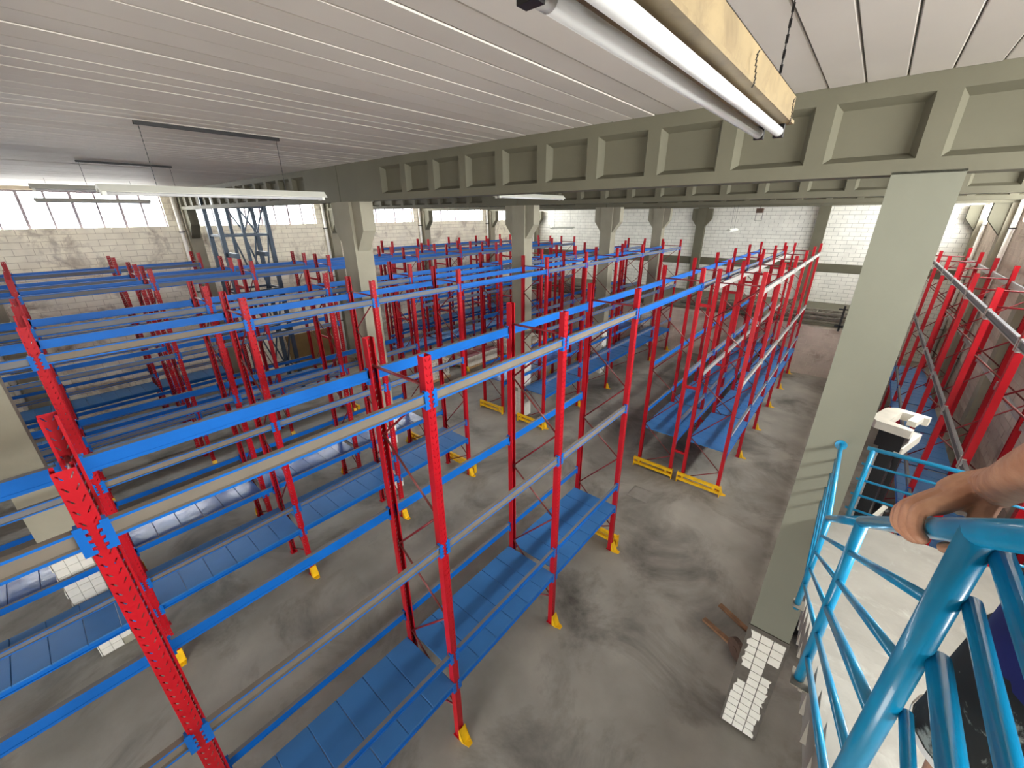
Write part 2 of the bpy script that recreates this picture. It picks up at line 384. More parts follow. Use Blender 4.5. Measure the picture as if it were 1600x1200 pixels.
for i, x in enumerate((-3.43, 2.87, 9.17, 15.47, 21.77)):
    tag(ob('roof_beam', bm_r, None, (x, 0, 0)), 'coffered concrete roof beam right of the middle columns, %s' % names[i], 'beam', 'coffered roof beams')
    tag(ob('roof_beam', bm_l, None, (x, 0, 0)), 'coffered concrete roof beam left of the middle columns, %s' % names[i], 'beam', 'coffered roof beams')
# wall pilasters with corbel and white downpipe
def pilaster(x, plane, out, label):
    p = thing('wall_pilaster', label, 'column', (x, plane, 0), group='pilasters along the side walls')
    ob('shaft', cached(('psh', out), lambda: MB().box(0, min(0, out*0.34), 0, 0.46, max(0, out*0.34), 7.88).mesh('shaft', M['conc_light'])), p)
    a = out*0.34; bb = out*0.78
    ob('corbel', cached(('pco', out), lambda: MB().prism([(a, 6.75), (bb, 7.3), (bb, 7.88), (a, 7.88)], 'x', 0.07, 0.39).mesh('corbel', M['conc'])), p)
ordn = ['first', 'second', 'third', 'fourth', 'fifth', 'last']
for i, x in enumerate((-3.43, 2.87, 9.17, 15.47, 21.77, 27.5)):
    for plane, out, sd in ((Y_L, -1, 'left'), (Y_R, 1, 'right')):
        pilaster(x, plane, out, 'corbelled pilaster on the %s wall, %s from the camera end' % (sd, ordn[i]))
        dp = thing('downpipe', 'white downpipe beside the %s pilaster of the %s wall' % (ordn[i], sd), 'pipe', (x-0.16 if plane > 0 else x-0.2, plane+out*0.125, 0), group='white downpipes')
        ob('pipe', cached('dpipe', lambda: MB().tube((0,0,0), (0,0,8.4), 0.075, 12).mesh('pipe', M['white'], True)), dp)
        for z in (2.0, 4.5, 7.0): ob('pipe_clip', cached('dclip', lambda: MB().box(-0.09,-0.09,0,0.09,0.09,0.04).mesh('pipe_clip', M['dark'])), dp, (0,0,z))
for yc, lb in ((5.85, 'corbelled pilaster on the far white wall'), (-0.67, 'plain olive pilaster on the far white wall')):
    p = thing('wall_pilaster', lb, 'column', (X_F-0.3, yc, 0))
    ob('shaft', MB().box(0, -0.27, 2.68, 0.3, 0.27, 8.62).mesh('shaft', M['conc']), p)
    if yc > 0: ob('corbel', MB().prism(corbel_poly(0, 0.27), 'x', 0.04, 0.28).mesh('corbel', M['conc']), p)

# ------------------------------------------------------------------ pallet racks
H = 6.3
def upright_mesh():
    b = MB(); p = 0.0788; n = 80; hw = 0.05; yf = -0.045; yb = 0.045; th = 0.004
    for k in range(n):
        z = k*p
        for sd in (-1, 1):
            xo, xi = (-hw, 0.0) if sd < 0 else (0.0, hw)
            cx = sd*0.026; s = 0.010*sd; hl = 0.018; hwid = 0.0042
            # slot: outer end high, inner end low
            lo = (cx - s, z + p/2 - hl); hi = (cx + s, z + p/2 + hl)
            q = [(lo[0]-hwid, lo[1]), (lo[0]+hwid, lo[1]), (hi[0]+hwid, hi[1]), (hi[0]-hwid, hi[1])]
            O = [(xo, z), (xi, z), (xi, z+p), (xo, z+p)]
            for i in range(4):
                j = (i+1) % 4
                b.quadface([(O[i][0], yf, O[i][1]), (O[j][0], yf, O[j][1]), (q[j][0], yf, q[j][1]), (q[i][0], yf, q[i][1])])
    top = n*p
    for sx in (-1, 1):
        x = sx*hw
        b.quadface([(x, yf, 0), (x, yb, 0), (x, yb, top), (x, yf, top)])
        b.quadface([(x, yb, 0), (x-sx*0.018, yb, 0), (x-sx*0.018, yb, top), (x, yb, top)])
    # floor plate
    b.box(-0.075, -0.065, 0.0, 0.075, 0.065, 0.008)
    me = bpy.data.meshes.new('upright'); me.from_pydata(b.v, [], b.f); me.materials.append(M['red']); me.update()
    return me
UP = upright_mesh()
def beam_me(L, h, web, skin='blue'):
    def mk():
        # local x from 0..L between upright faces, open side toward -y
        b = MB(); d = -0.052; lip_t, lip_b, rec = 0.018, 0.02, 0.02
        prof = [(0.004, 0), (0.004, h*0.22), (0.0, h*0.22), (0.0, h), (d, h), (d, h-lip_t), (d+rec, h-lip_t-0.006), (d+rec, lip_b+0.006), (d, lip_b), (d, 0)]
        mi = [0, 0, 0, 1, 0, 0, 1, 0, 0, 0]
        mi = [0, 0, 0, 2, 0, 1, 1, 1, 0, 0]
        n = len(b.v); k = len(prof)
        for xx in (0.0, L): b.v += [(xx, p[0], p[1]) for p in prof]
        for i in range(k):
            j = (i+1) % k; b.f.append((n+i, n+j, n+k+j, n+k+i)); b.m.append(mi[i])
        b.f.append(tuple(range(n, n+k))); b.m.append(0); b.f.append(tuple(range(n+2*k-1, n+k-1, -1))); b.m.append(0)
        for x0, s in ((0.0, -1), (L, 1)):            # toothed end plates hooked on the upright face
            zz0, zz1 = h-0.185, h+0.02
            poly = [(x0 - s*0.028, zz0), (x0 + s*0.012, zz0)]
            nt_ = 4
            for i in range(nt_):
                za = zz0 + (zz1-zz0)*i/nt_; zb = zz0 + (zz1-zz0)*(i+0.5)/nt_; zc = zz0 + (zz1-zz0)*(i+1)/nt_
                poly += [(x0 + s*0.032, za+0.004), (x0 + s*0.03, zb), (x0 + s*0.014, zb+0.006), (x0 + s*0.012, zc)]
            poly += [(x0 - s*0.028, zz1)]
            b.prism(poly, 'y', -0.056, -0.048, 0)
            b.box(min(x0, x0-s*0.02), -0.05, zz0, max(x0, x0-s*0.02), 0.0, zz1, 0)
        return b.mesh('beam', [M[skin], M[web], M['dust_tan' if web == 'dust_tan' else 'dust_grey']])
    return cached(('beam', round(L,3), h, web, skin), mk)
def brace_me(z0, z1, depth, thick, m, rad=0.015):
    return cached(('brace', round(z0-z1,3), round(depth,3), thick, m), lambda: (MB().tube((0, 0.03, 0), (0, depth-0.03, z1-z0), rad, 8) if thick == 'rod' else MB().bar((0, 0.02, 0), (0, depth-0.02, z1-z0), 0.045, 0.03)).mesh('brace', M[m], thick == 'rod'))
NODES = [('f', 5.86), ('b', 5.06), ('f', 4.28), ('b', 3.3), ('f', 2.58), ('b', 1.52), ('f', 0.68), ('b', 0.12)]
def foot_guard_me():
    b = MB()
    b.prism([(-0.16, 0.0), (-0.06, 0.0), (-0.06, 0.24), (-0.075, 0.24)], 'x', -0.068, -0.058)
    b.prism([(-0.16, 0.0), (-0.06, 0.0), (-0.06, 0.24), (-0.075, 0.24)], 'x', 0.058, 0.068)
    b.quadface([(-0.068, -0.16, 0.0), (0.068, -0.16, 0.0), (0.068, -0.075, 0.24), (-0.068, -0.075, 0.24)])
    b.quadface([(-0.062, -0.154, 0.0), (0.062, -0.154, 0.0), (0.062, -0.069, 0.24), (-0.062, -0.069, 0.24)])
    b.prism([(-0.075, -0.12), (0.075, -0.12), (0.04, -0.25), (-0.04, -0.25)], 'z', 0.0, 0.012)
    for x, yy in ((-0.02, -0.21), (0.025, -0.185), (0.0, -0.235)): b.tube((x, yy, 0.012), (x, yy, 0.022), 0.009, 6)
    return b.mesh('foot_guard', M['yellow'])
FG = foot_guard_me()
def end_guard_me():
    b = MB()
    for z in (0.08, 0.24): b.box(-0.035, -0.12, z, 0.035, 1.12, z+0.08)
    for yy in (-0.12, 1.10): b.box(-0.05, yy, 0.0, 0.05, yy+0.02, 0.34)
    for yy in (0.05, 0.93): b.box(-0.02, yy, 0.16, 0.02, yy+0.06, 0.24)
    return b.mesh('end_guard', M['yellow'])
EG = end_guard_me()
def rack(label, xs, y0, webs=('dust_tan',), guards='front', mid=3.92, deck='blue_deck', low=True, ends=(), bridge=None, skin='blue', spacer=0, decked=True):
    root = thing('pallet_rack', label, 'rack', (xs[0], y0, 0), group='red and blue pallet racks')
    X = [x - xs[0] for x in xs]
    for i, x in enumerate(X):
        ob('upright', UP, root, (x, 0, 0)); ob('upright', UP, root, (x, 1.0, 0), (0, 0, math.pi))
        ob('top_brace', brace_me(0, 0, 1.0, 'rod', 'darkred', 0.018), root, (x, 0, 5.97))
        for k in range(len(NODES)-1):
            (s0, z0), (s1, z1) = NODES[k], NODES[k+1]
            zf, zb = (z0, z1) if s0 == 'f' else (z1, z0)
            ob('brace', brace_me(zf, zb, 1.0, 'rod', 'brace' if s0 == 'b' else 'darkred'), root, (x, 0, zf))
        if guards == 'front': ob('foot_guard', FG, root, (x, 0, 0))
        elif guards == 'back': ob('foot_guard', FG, root, (x, 1.0, 0), (0, 0, math.pi))
        if spacer:
            for z in (0.88, 3.0, 5.33): ob('row_spacer', cached(('spc', spacer), lambda: MB().box(-0.025, 0, 0, 0.025, abs(spacer)-0.1, 0.07).mesh('row_spacer', M['red'])), root, (x, 1.05 if spacer > 0 else -abs(spacer)+0.05, z))
    for e in ends:
        ob('end_guard', EG, root, ((X[0]-0.16, 0, 0) if e == 'near' else (X[-1]+0.16, 0, 0)))
    def put(x0, L, z, h, wf, wb, sk='blue'):
        ob('beam', beam_me(L, h, wf, sk), root, (x0+0.05, 0, z-h))
        ob('beam', beam_me(L, h, wb, sk), root, (x0+0.05+L, 1.0, z-h), (0, 0, math.pi))
    for i in range(len(X)-1):
        L = X[i+1]-X[i]-0.1; wf = webs[i % len(webs)]
        put(X[i], L, 5.92, 0.13, wf, 'dust_grey', skin)
        put(X[i], L, mid, 0.13, wf if i % 2 else webs[0], 'dust_grey', skin)
        if low: put(X[i], L, 1.95, 0.11, 'blue' if webs[0] == 'dust_tan' else wf, 'dust_grey')
        put(X[i], L, 1.32, 0.11, 'blue', 'blue')
        if decked:
            np_ = 6; pw = L/np_
            for k in range(np_):
                me = cached(('deck', round(pw,3), deck), lambda: MB().prism([(-pw/2+0.003, 0.0), (pw/2-0.003, 0.0), (pw/2-0.003, 0.024), (pw/2-0.010, 0.03), (-pw/2+0.010, 0.03), (-pw/2+0.003, 0.024)], 'y', -0.055, 1.055).mesh('shelf_panel', M[deck]))
                ob('shelf_panel', me, root, (X[i]+0.05+(k+0.5)*pw, 0, 1.32 + random.uniform(0, 0.004)), (0, random.uniform(-0.006, 0.006), 0))
    if bridge:
        x0 = X[-1]; L = bridge - xs[-1] - 0.1
        put(x0, L, 5.92, 0.13, 'blue', 'blue')
    return root
LX = [-5.024, -2.512, 0.0, 2.512, 5.024]
RX = [8.98 + 2.52*i for i in range(6)]
T, G_, B_, V = 'dust_tan', 'dust_grey', 'blue', 'galv'
rack('nearest red and blue pallet rack, dusty tan top beams and clean blue decking', LX, 0.0, (T,), ends=('far',), bridge=RX[0])
rack('rack beyond the cross aisle in line with the nearest rack, backing the white-beamed one', RX, 0.0, (G_,), guards=None, mid=3.5, ends=('near',), spacer=-0.39)
rack('rack with white beams standing along the clear aisle beside the wide column', RX, -1.39, (V,), guards='front', mid=3.5, ends=('near',), skin='galv')
rack('left block rack facing the nearest rack across the aisle, tan dusty beams', LX, 4.9, (G_, T, G_, G_), ends=('far',), bridge=RX[0])
rack('left block rack behind the corbelled columns with crinkled glossy decking', LX, 6.95, (G_,), guards='back', deck='blue_gloss', ends=('far',), bridge=RX[0])
rack('right block rack in front of the corbelled columns', RX, 4.9, (G_,), ends=('near',))
rack('right block rack behind the corbelled columns', RX, 6.95, (G_,), guards='back', deck='blue_gloss', ends=('near',))
rack('left block rack in the third aisle pair, front row', LX, 11.7, (G_,), ends=('far',), bridge=RX[0])
rack('left block rack in the third aisle pair, back row', LX, 13.6, (G_,), guards='back', spacer=-0.9, bridge=RX[0])
rack('right block rack over the palletised cartons', RX, 11.7, (G_,), decked=False, low=False)
rack('right block rack behind the palletised cartons', RX, 13.6, (G_,), guards='back', spacer=-0.9)
rack('left block rack against the weathered wall', LX[:4], 17.15, (G_,))
rack('right block rack against the weathered wall', RX[1:], 17.15, (G_,))
rack('rack against the dusty right wall with white beams', [3.94, 6.46] + RX, -6.1, (V,), mid=3.95, skin='galv')

# ------------------------------------------------------------------ light fittings
def luminaire(label, x0, x1, y, z, rail=None, m='lampbody', lamps=2):
    t = thing('hanging_luminaire', label, 'light', (x0, y, z), group='hanging fluorescent luminaires'); L = x1-x0
    ob('housing', MB().prism([(-0.12, 0.0), (-0.045, 0.075), (0.045, 0.075), (0.12, 0.0), (0.115, -0.008), (0.04, 0.03), (-0.04, 0.03), (-0.115, -0.008)], 'x', 0, L).mesh('housing', M[m]), t)
    for s in (-1, 1)[:lamps]:
        tb = ob('tube_lamp', MB().tube((0.06, s*0.055, -0.022), (L-0.06, s*0.055, -0.022), 0.018, 10).mesh('tube_lamp', M['tube'], True), t)
        for xx in (0.02, L-0.06): ob('socket', cached('sock', lambda: MB().box(0, -0.02, -0.045, 0.04, 0.02, 0.02).mesh('socket', M['lampbody'])), tb, (xx, s*0.055, 0))
    rx = rail or (x0+0.3, x1-0.3)
    for xx in (rx[0]+0.04, rx[1]-0.04):
        ob('chain', cached(('chain', round(8.58-z, 2)), lambda: chain_me(8.58-z-0.07)), t, (xx-x0, 0, 0.07))
    if rail: ob('ceiling_rail', MB().box(rx[0]-x0, -0.025, 8.575-z, rx[1]-x0, 0.025, 8.612-z).mesh('ceiling_rail', M['dark']), t)
    return t
def chain_me(h):
    b = MB(); n = max(2, int(h/0.022))
    for i in range(n):
        z = h*i/n; l = h/n
        if i % 2: b.box(-0.0045, -0.0015, z, 0.0045, 0.0015, z+l*1.2)
        else: b.box(-0.0015, -0.0045, z, 0.0015, 0.0045, z+l*1.2)
    return b.mesh('chain', M['dark'])
luminaire('long white fluorescent luminaire hanging left of the first beam', -1.48, 1.15, 3.72, 7.86, (-0.97, 0.63))
luminaire('white luminaire on chains below the second ceiling rail', -1.72, 0.04, 8.95, 8.1, (-0.98, 0.52))
luminaire('far luminaire hanging before the left window', -1.46, 0.97, 14.2, 8.02)
luminaire('white luminaire hanging under the second beam', 5.24, 7.92, 3.7, 7.99)
luminaire('small white luminaire hung low before the far white wall', 17.3, 18.6, 1.6, 6.92, lamps=1)
luminaire('pale luminaire hung low at the far end left of the third column', 18.8, 21.2, 11.6, 6.83, lamps=1)
lm = thing('hanging_luminaire', 'aged beige twin-tube luminaire hanging just above the camera', 'light', (-1.72, -2.68, 7.885))
ob('housing', MB().prism([(-0.078, 0.028), (0.078, 0.028), (0.078, 0.04), (0.066, 0.045), (0.066, 0.125), (-0.066, 0.125), (-0.066, 0.045), (-0.078, 0.04)], 'x', -0.03, 1.62).mesh('housing', M['lampbeige']), lm)
for s in (-1, 1):
    tb = ob('tube_lamp', MB().tube((0.03, s*0.036, 0), (1.54, s*0.036, 0), 0.018, 16).mesh('tube_lamp', M['tube'], True), lm)
    for xx in (0.0, 1.54):
        ob('tube_cap', cached('tcap', lambda: MB().tube((0, 0, 0), (0.03, 0, 0), 0.0185, 16).mesh('tube_cap', M['galv'], True)), tb, (xx, s*0.036, 0))
        ob('socket', cached('sock2', lambda: MB().box(-0.012, -0.018, -0.02, 0.012, 0.018, 0.03).mesh('socket', M['dark'])), tb, (xx+(-0.016 if xx == 0 else 0.044), s*0.036, 0))
for xx in (0.12, 1.42): ob('chain', cached(('chain', 0.6), lambda: chain_me(0.605)), lm, (xx, -0.03, 0.125))
for xx in (0.85, 1.5):
    wl = MB()
    for k in range(7):
        a = k*0.9; bq = (k+1)*0.9
        wl.tube((0.012*math.sin(a), -0.081, 0.015+0.012*k), (0.012*math.sin(bq), -0.084, 0.027+0.012*k), 0.0018, 5)
    ob('wire_tie', wl.mesh('wire_tie', M['dark']), lm, (xx, 0, 0))
hb = thing('hanging_lamp', 'small brown box lamp with wire frame hanging before the far white wall', 'light', (18.0, 0.7, 7.3))
ob('ballast_box', MB().box(-0.12, -0.12, 0.3, 0.12, 0.12, 0.48).mesh('ballast_box', M['rust']), hb)
fr = MB()
for a, b2 in (((0,-0.12,0),(0,-0.12,0.3)), ((0,0.12,0),(0,0.12,0.3)), ((0,-0.12,0),(0,0.12,0))): fr.tube(a, b2, 0.008, 6)
ob('wire_frame', fr.mesh('wire_frame', M['dark']), hb); ob('hanger', MB().tube((0,0,0.48),(0,0,1.3),0.008,6).mesh('hanger', M['dark']), hb)

# ------------------------------------------------------------------ stairs and railing
SL = 0.656; YS0, YS1 = -4.62, -3.45; Z_LAND = 4.28; X_TOP = -1.7; Z_PLAT = 6.06
st = thing('staircase', 'pale concrete stairs with landing beside the wide column', 'stairs', (0, 0, 0))
ob('landing', MB().box(1.2, YS0-1.3, Z_LAND-0.16, 2.86, YS1, Z_LAND).mesh('landing', M['rawconc']), st)
ob('landing_nib', MB().box(2.86, YS0-0.4, Z_LAND-0.16, 3.05, -3.6, Z_LAND).mesh('landing_nib', M['rawconc']), st)
nst = 10; rise = (Z_PLAT-Z_LAND)/nst; run = (1.2-X_TOP)/nst
for i in range(1, nst+1):
    ob('step', cached('step', lambda: MB().box(0, YS0, -rise-0.03, run+0.02, YS1, 0).mesh('step', M['rawconc'])), st, (1.2-run*i, 0, Z_LAND+rise*i))
ob('flight_slab', MB().prism([(1.3, Z_LAND-0.16), (1.2, Z_LAND-0.02), (X_TOP, Z_PLAT-rise-0.04), (X_TOP, Z_PLAT-0.42)], 'y', YS0, YS1-0.03).mesh('flight_slab', M['rawconc']), st)
ob('upper_platform', MB().box(-9.6, -6.66, Z_PLAT-0.2, X_TOP, YS1, Z_PLAT).mesh('upper_platform', M['rawconc']), st)
nlo = 24; r2 = Z_LAND/nlo
for i in range(1, nlo):
    ob('step', cached('step_low', lambda: MB().box(-0.29, YS0-1.3, -0.2, 0, YS0-0.1, 0).mesh('step', M['rawconc'])), st, (1.2-0.28*(i-1), 0, Z_LAND-r2*i))
ob('support_wall', MB().box(2.3, YS0-1.2, 0, 2.5, YS0-0.3, Z_LAND-0.16).mesh('support_wall', M['rawconc']), st)
YR = -3.4
rl = thing('stair_railing', 'bright cyan tube railing of the stairs with the hand on it', 'railing', (0, YR, 0))
def tube_part(name, a, b, r, parent, n=14):
    a = Vector(a); b = Vector(b)
    return ob(name, MB().tube((0,0,0), b-a, r, n).mesh(name, M['rail'], True), parent, a)
def zr(x, off=0): return 7.04 + (-1.38-x)*SL - off
XP3, XP2, XP1 = -1.38, -0.22, 1.33
tube_part('top_rail', (XP2, 0, zr(XP2)), (-2.1, 0, zr(-2.1)), 0.0255, rl, 18)
tube_part('top_rail', (XP2, 0, zr(XP2)), (XP1, 0, zr(XP1)), 0.0255, rl)
tube_part('post', (XP3, 0, Z_PLAT-0.19), (XP3, 0, zr(XP3)), 0.026, rl, 20)
tube_part('post', (XP2, 0, 5.17), (XP2, 0, zr(XP2)), 0.025, rl)
tube_part('post', (XP1, 0, Z_LAND-0.05), (XP1, 0, zr(XP1)), 0.024, rl)
for k in range(1, 6):
    rr = 0.014 if k != 3 else 0.019
    tube_part('rail', (XP2, 0, zr(XP2, 0.185*k)), (XP3, 0, zr(XP3, 0.185*k)), rr, rl)
    if k < 5: tube_part('rail', (XP1, 0, zr(XP1, 0.185*k)), (XP2, 0, zr(XP2, 0.185*k)), 0.014, rl)
for off, rr in ((0.03, 0.018), (0.15, 0.0155), (0.31, 0.021), (0.49, 0.013)):
    tube_part('rail', (XP3, -0.034, 7.04-off), (-3.3, -0.034, 7.04-off), rr, rl, 18)
tube_part('post', (-3.3, -0.034, Z_PLAT), (-3.3, -0.034, 7.05), 0.03, rl)
ob('foot_plate', MB().box(-0.06, -0.045, 0, 0.06, 0.045, 0.008).mesh('foot_plate', M['dullmetal']), rl, (XP2, -0.01, 5.17))
ob('foot_plate', MB().box(-0.055, -0.045, 0, 0.055, 0.045, 0.008).mesh('foot_plate', M['dullmetal']), rl, (XP1, -0.01, Z_LAND))
lr = thing('landing_railing', 'cyan guard rail of the landing fixed to the wide column by a flange', 'railing', (XF, YR, 0))
for k in range(5):
    z = 5.24-0.19*k
    tube_part('rail', (0, 0, z), (XP1-XF, 0, z), 0.021 if k == 0 else 0.013, lr)
ob('flange', MB().tube((-0.012, 0, 5.24), (0.0, 0, 5.24), 0.055, 18).mesh('flange', M['rail'], True), lr)
er = thing('landing_railing', 'cyan guard rail across the end of the landing before the pallet stacker', 'railing', (2.95, -3.62, 0))
tube_part('post', (0, -0.05, Z_LAND), (0, -0.05, 5.25), 0.024, er)
tube_part('post', (0, -2.2, Z_LAND), (0, -2.2, 5.25), 0.024, er)
for k in range(5):
    z = 5.25-0.195*k
    tube_part('rail', (0, 0.0, z), (0, -2.2, z), 0.022 if k == 0 else 0.013, er)

# ------------------------------------------------------------------ stuff on the floor
def plank(label, a, b, wd=0.09, ht=0.05):
    a = Vector(a); b = Vector(b)
    m = MB().bar((0,0,ht/2), (b-a)+Vector((0,0,ht/2)), wd, ht); d = (b-a).normalized(); s = Vector((-d.y, d.x, 0))
    t = ob('wooden_batten', m.mesh('wooden_batten', M['wood']), None, a); tag(t, label, 'plank'); return t
plank('brown wooden batten on the floor nearer the wide column', (4.5, -2.36, 0), (4.28, -2.98, 0))
plank('brown wooden batten on the floor farther from the wide column', (5.05, -2.52, 0), (4.72, -3.25, 0))
wd = MB().tube((4.12, -3.06, 0.2), (4.06, -3.0, 0.2), 0.2, 24); wd.tube((4.05, -2.99, 0.2), (4.13, -3.07, 0.2), 0.06, 12)
o = ob('round_disc', wd.mesh('round_disc', M['rust'])); tag(o, 'dark round disc standing by the tiled foot of the wide column', 'disc')
ht_ = MB()
for a in ((-0.3,-0.3,0.3,-0.28), (-0.3,0.28,0.3,0.3), (-0.3,-0.3,-0.28,0.3), (0.28,-0.3,0.3,0.3)): ht_.box(a[0], a[1], 0, a[2], a[3], 0.006)
ht_.box(-0.27, -0.27, 0, 0.27, 0.27, 0.003)
o = ob('floor_hatch', ht_.mesh('floor_hatch', mat('hatch_concrete', (140, 135, 126), 0.7)), None, (7.5, 0.3, 0.001)); tag(o, 'square hatch cover set in the floor of the cross aisle', 'hatch')

def pallet(parent_label, x, y, boxes, box_mat, top_mat=None, h=0.3, grp='pallets under the right block rack'):
    p = thing('wooden_pallet', 'wooden pallet under the ' + parent_label, 'pallet', (x, y, 0), group=grp)
    for yy in (-0.45, 0.0, 0.45): ob('bearer', cached('bearer', lambda: MB().box(-0.6, -0.05, 0, 0.6, 0.05, 0.1).mesh('bearer', M['palletwood'])), p, (0, yy, 0))
    for k in range(7): ob('slat', cached('slat', lambda: MB().box(-0.055, -0.5, 0.1, 0.055, 0.5, 0.122).mesh('slat', M['palletwood'])), p, (-0.54+k*0.18, 0, 0))
    nx, ny, nz = boxes
    for k in range(nz):
        for i in range(nx):
            for j in range(ny):
                sx, sy = 1.16/nx, 0.98/ny
                c = thing('carton', '%s, %s layer, %s %s' % (parent_label, (['lone'] if nz == 1 else ['lower', 'upper'] if nz == 2 else ['bottom', 'middle', 'top'])[k], ['front', 'back'][j], (['left', 'right'] if nx == 2 else ['left', 'centre', 'right'])[i]), 'box', (x-0.58+(i+0.5)*sx, y-0.49+(j+0.5)*sy, 0.122+k*h), random.uniform(-0.02, 0.02), 'cartons on the pallet: ' + parent_label)
                key = (nx, ny, h, box_mat)
                ob('box_body', cached(('cbody',)+key, lambda: MB().box(-sx/2+0.008, -sy/2+0.008, 0, sx/2-0.008, sy/2-0.008, h-0.006).mesh('box_body', M[box_mat])), c)
                ob('tape_strip', cached(('ctape',)+key+(top_mat,), lambda: MB().box(-sx/2+0.008, -0.03 if not top_mat else -sy/2+0.008, h-0.006, sx/2-0.008, 0.03 if not top_mat else sy/2-0.008, h-0.001).mesh('tape_strip', M[top_mat or 'palletwood'])), c)
pallet('printed pale carton in the tallest stack under the right block rack', 9.75, 12.2, (3, 2, 3), 'cartonprint')
pallet('white carton with maroon top on the nearer low pallet', 12.15, 12.2, (2, 2, 2), 'carton', 'redtop', 0.27)
pallet('white carton with maroon top on the farther low pallet', 13.37, 12.2, (2, 2, 2), 'carton', 'redtop', 0.27)
pallet('plain white carton on the pallet nearest the third column', 15.3, 12.2, (2, 2, 2), 'carton', None, 0.28)
pallet('plain white carton on the last pallet of the row', 17.8, 12.2, (2, 2, 1), 'carton', None, 0.3)
# brown boards and sacks by the left wall
o = ob('brown_board', MB().box(0, 0, 0, 2.6, 0.04, 1.9).mesh('brown_board', M['brown']), None, (5.6, 18.6, 0), (-0.12, 0, 0)); tag(o, 'large brown board leaning at the left wall behind the racks', 'board')
def sack_me():
    bm = bmesh.new(); bmesh.ops.create_icosphere(bm, subdivisions=3, radius=1)
    rr = random.Random(5)
    for v in bm.verts:
        f = 1 + 0.12*math.sin(7*v.co.x+3*v.co.y) * math.cos(5*v.co.z)
        v.co = Vector((v.co.x*0.48*f, v.co.y*0.32*f, (abs(v.co.z)**0.8*(1 if v.co.z > 0 else -1))*0.17*f + 0.15))
        v.co.z = max(v.co.z, 0)
    me = bpy.data.meshes.new('sack'); bm.to_mesh(me); bm.free(); me.materials.append(M['sack'])
    for p in me.polygons: p.use_smooth = True
    return me
SK = sack_me()
for i, (x, yy, z, a) in enumerate(((8.6, 16.9, 1.36, 0.1), (9.62, 17.0, 1.36, 0.1), (9.05, 17.68, 1.36, 0.05), (9.1, 17.2, 1.66, 0.1), (8.0, 17.62, 1.36, 0.1), (10.1, 17.7, 1.36, 0.1))):
    if True:
        o = ob('sack', SK, None, (x, yy, z-1.36), (0, 0, a)); tag(o, '%s lumpy brown sack in the heap by the left wall beyond the cross aisle' % ['front', 'front right', 'rear middle', 'topmost', 'leftmost', 'rightmost'][i], 'sack', 'brown sacks')
# scrap rack frames stacked on the annex roof
def frame_me(L, n):
    b = MB()
    for x in (0.0, 0.7): b.box(0.0+x*0, 0, 0, 0, 0, 0) if False else None
    b.bar((0, 0, 0.04), (0, L, 0.04), 0.07, 0.07); b.bar((0.85, 0, 0.04), (0.85, L, 0.04), 0.07, 0.07)
    for i in range(n):
        ya = L*i/n; yb = L*(i+1)/n
        b.bar((0, ya, 0.04), (0.85, yb if i % 2 else ya, 0.04), 0.035, 0.035); b.bar((0.85, ya, 0.04), (0, yb, 0.04), 0.03, 0.03)
    return b.mesh('ladder_frame', M['dullmetal'])
FM = [frame_me(4.2, 7), frame_me(3.4, 6)]
rnd = random.Random(11)
for row, (ys) in enumerate(((-4.0,), (0.8,), (7.2,), (12.0,))):
    for k in range(5):
        o = ob('scrap_rack_frame', FM[k % 2], None, (X_A+0.1+rnd.uniform(0, 0.25), ys[0]+rnd.uniform(-0.1, 0.1) - (0.35 if k % 2 == 0 else 0), 2.68+k*0.1), (0, 0, rnd.uniform(-0.03, 0.03)))
        tag(o, '%s dull metal rack frame in the %s stack on the low wall roof' % (['lowest', 'second lowest', 'middle', 'second highest', 'topmost'][k], ['rightmost', 'second from right', 'second from left', 'leftmost'][row]), 'frame', 'scrap rack frames on the low wall')
sp = thing('scrap_bracket', 'dark upright bracket beside the metal frames on the low wall', 'bracket', (X_A-0.05, -2.9, 2.4))
ob('stem', MB().box(-0.04, -0.04, 0, 0.04, 0.04, 1.2).mesh('stem', M['dark']), sp); ob('arm', MB().box(-0.04, -0.25, 0.2, 0.04, 0.2, 0.28).mesh('arm', M['dark']), sp); ob('arm', MB().box(-0.04, -0.2, 1.0, 0.04, 0.2, 1.06).mesh('arm', M['dark']), sp)

# slate blue lift tower by the left wall
tw = thing('lift_tower', 'slate blue steel lift tower before the left windows', 'tower', (2.95, 15.3, 0))
for x in (0.0, 1.65):
    for yy in (0.0, 1.3): ob('post', cached('twpost', lambda: MB().box(-0.07, -0.07, 0, 0.07, 0.07, 8.3).mesh('post', M['steelblue'])), tw, (x, yy, 0))
for yy in (0.0, 1.3): ob('guide_rail', MB().box(-0.05, -0.05, 0, 0.05, 0.05, 8.3).mesh('guide_rail', M['steelblue']), tw, (0.75, yy, 0))
for z in (1.3, 3.0, 4.8, 6.9, 7.9):
    for yy in (0.0, 1.3): ob('cross_bar', cached('twbar', lambda: MB().box(0.07, -0.03, 0, 1.58, 0.03, 0.08).mesh('cross_bar', M['steelblue'])), tw, (0, yy, z))
    for x in (0.0, 1.65): ob('cross_bar', cached('twbar2', lambda: MB().box(-0.03, 0.07, 0, 0.03, 1.23, 0.08).mesh('cross_bar', M['steelblue'])), tw, (x, 0, z))
for (z0, z1) in ((3.1, 4.8), (4.9, 6.9), (7.0, 7.9), (1.4, 3.0)):
    for yy in (0, 1.3):
        ob('diagonal', MB().bar((0.75, yy, z1), (1.2, yy, z0), 0.05, 0.05).mesh('diagonal', M['steelblue']), tw); ob('diagonal', MB().bar((1.58, yy, z1), (1.2, yy, z0), 0.05, 0.05).mesh('diagonal', M['steelblue']), tw)
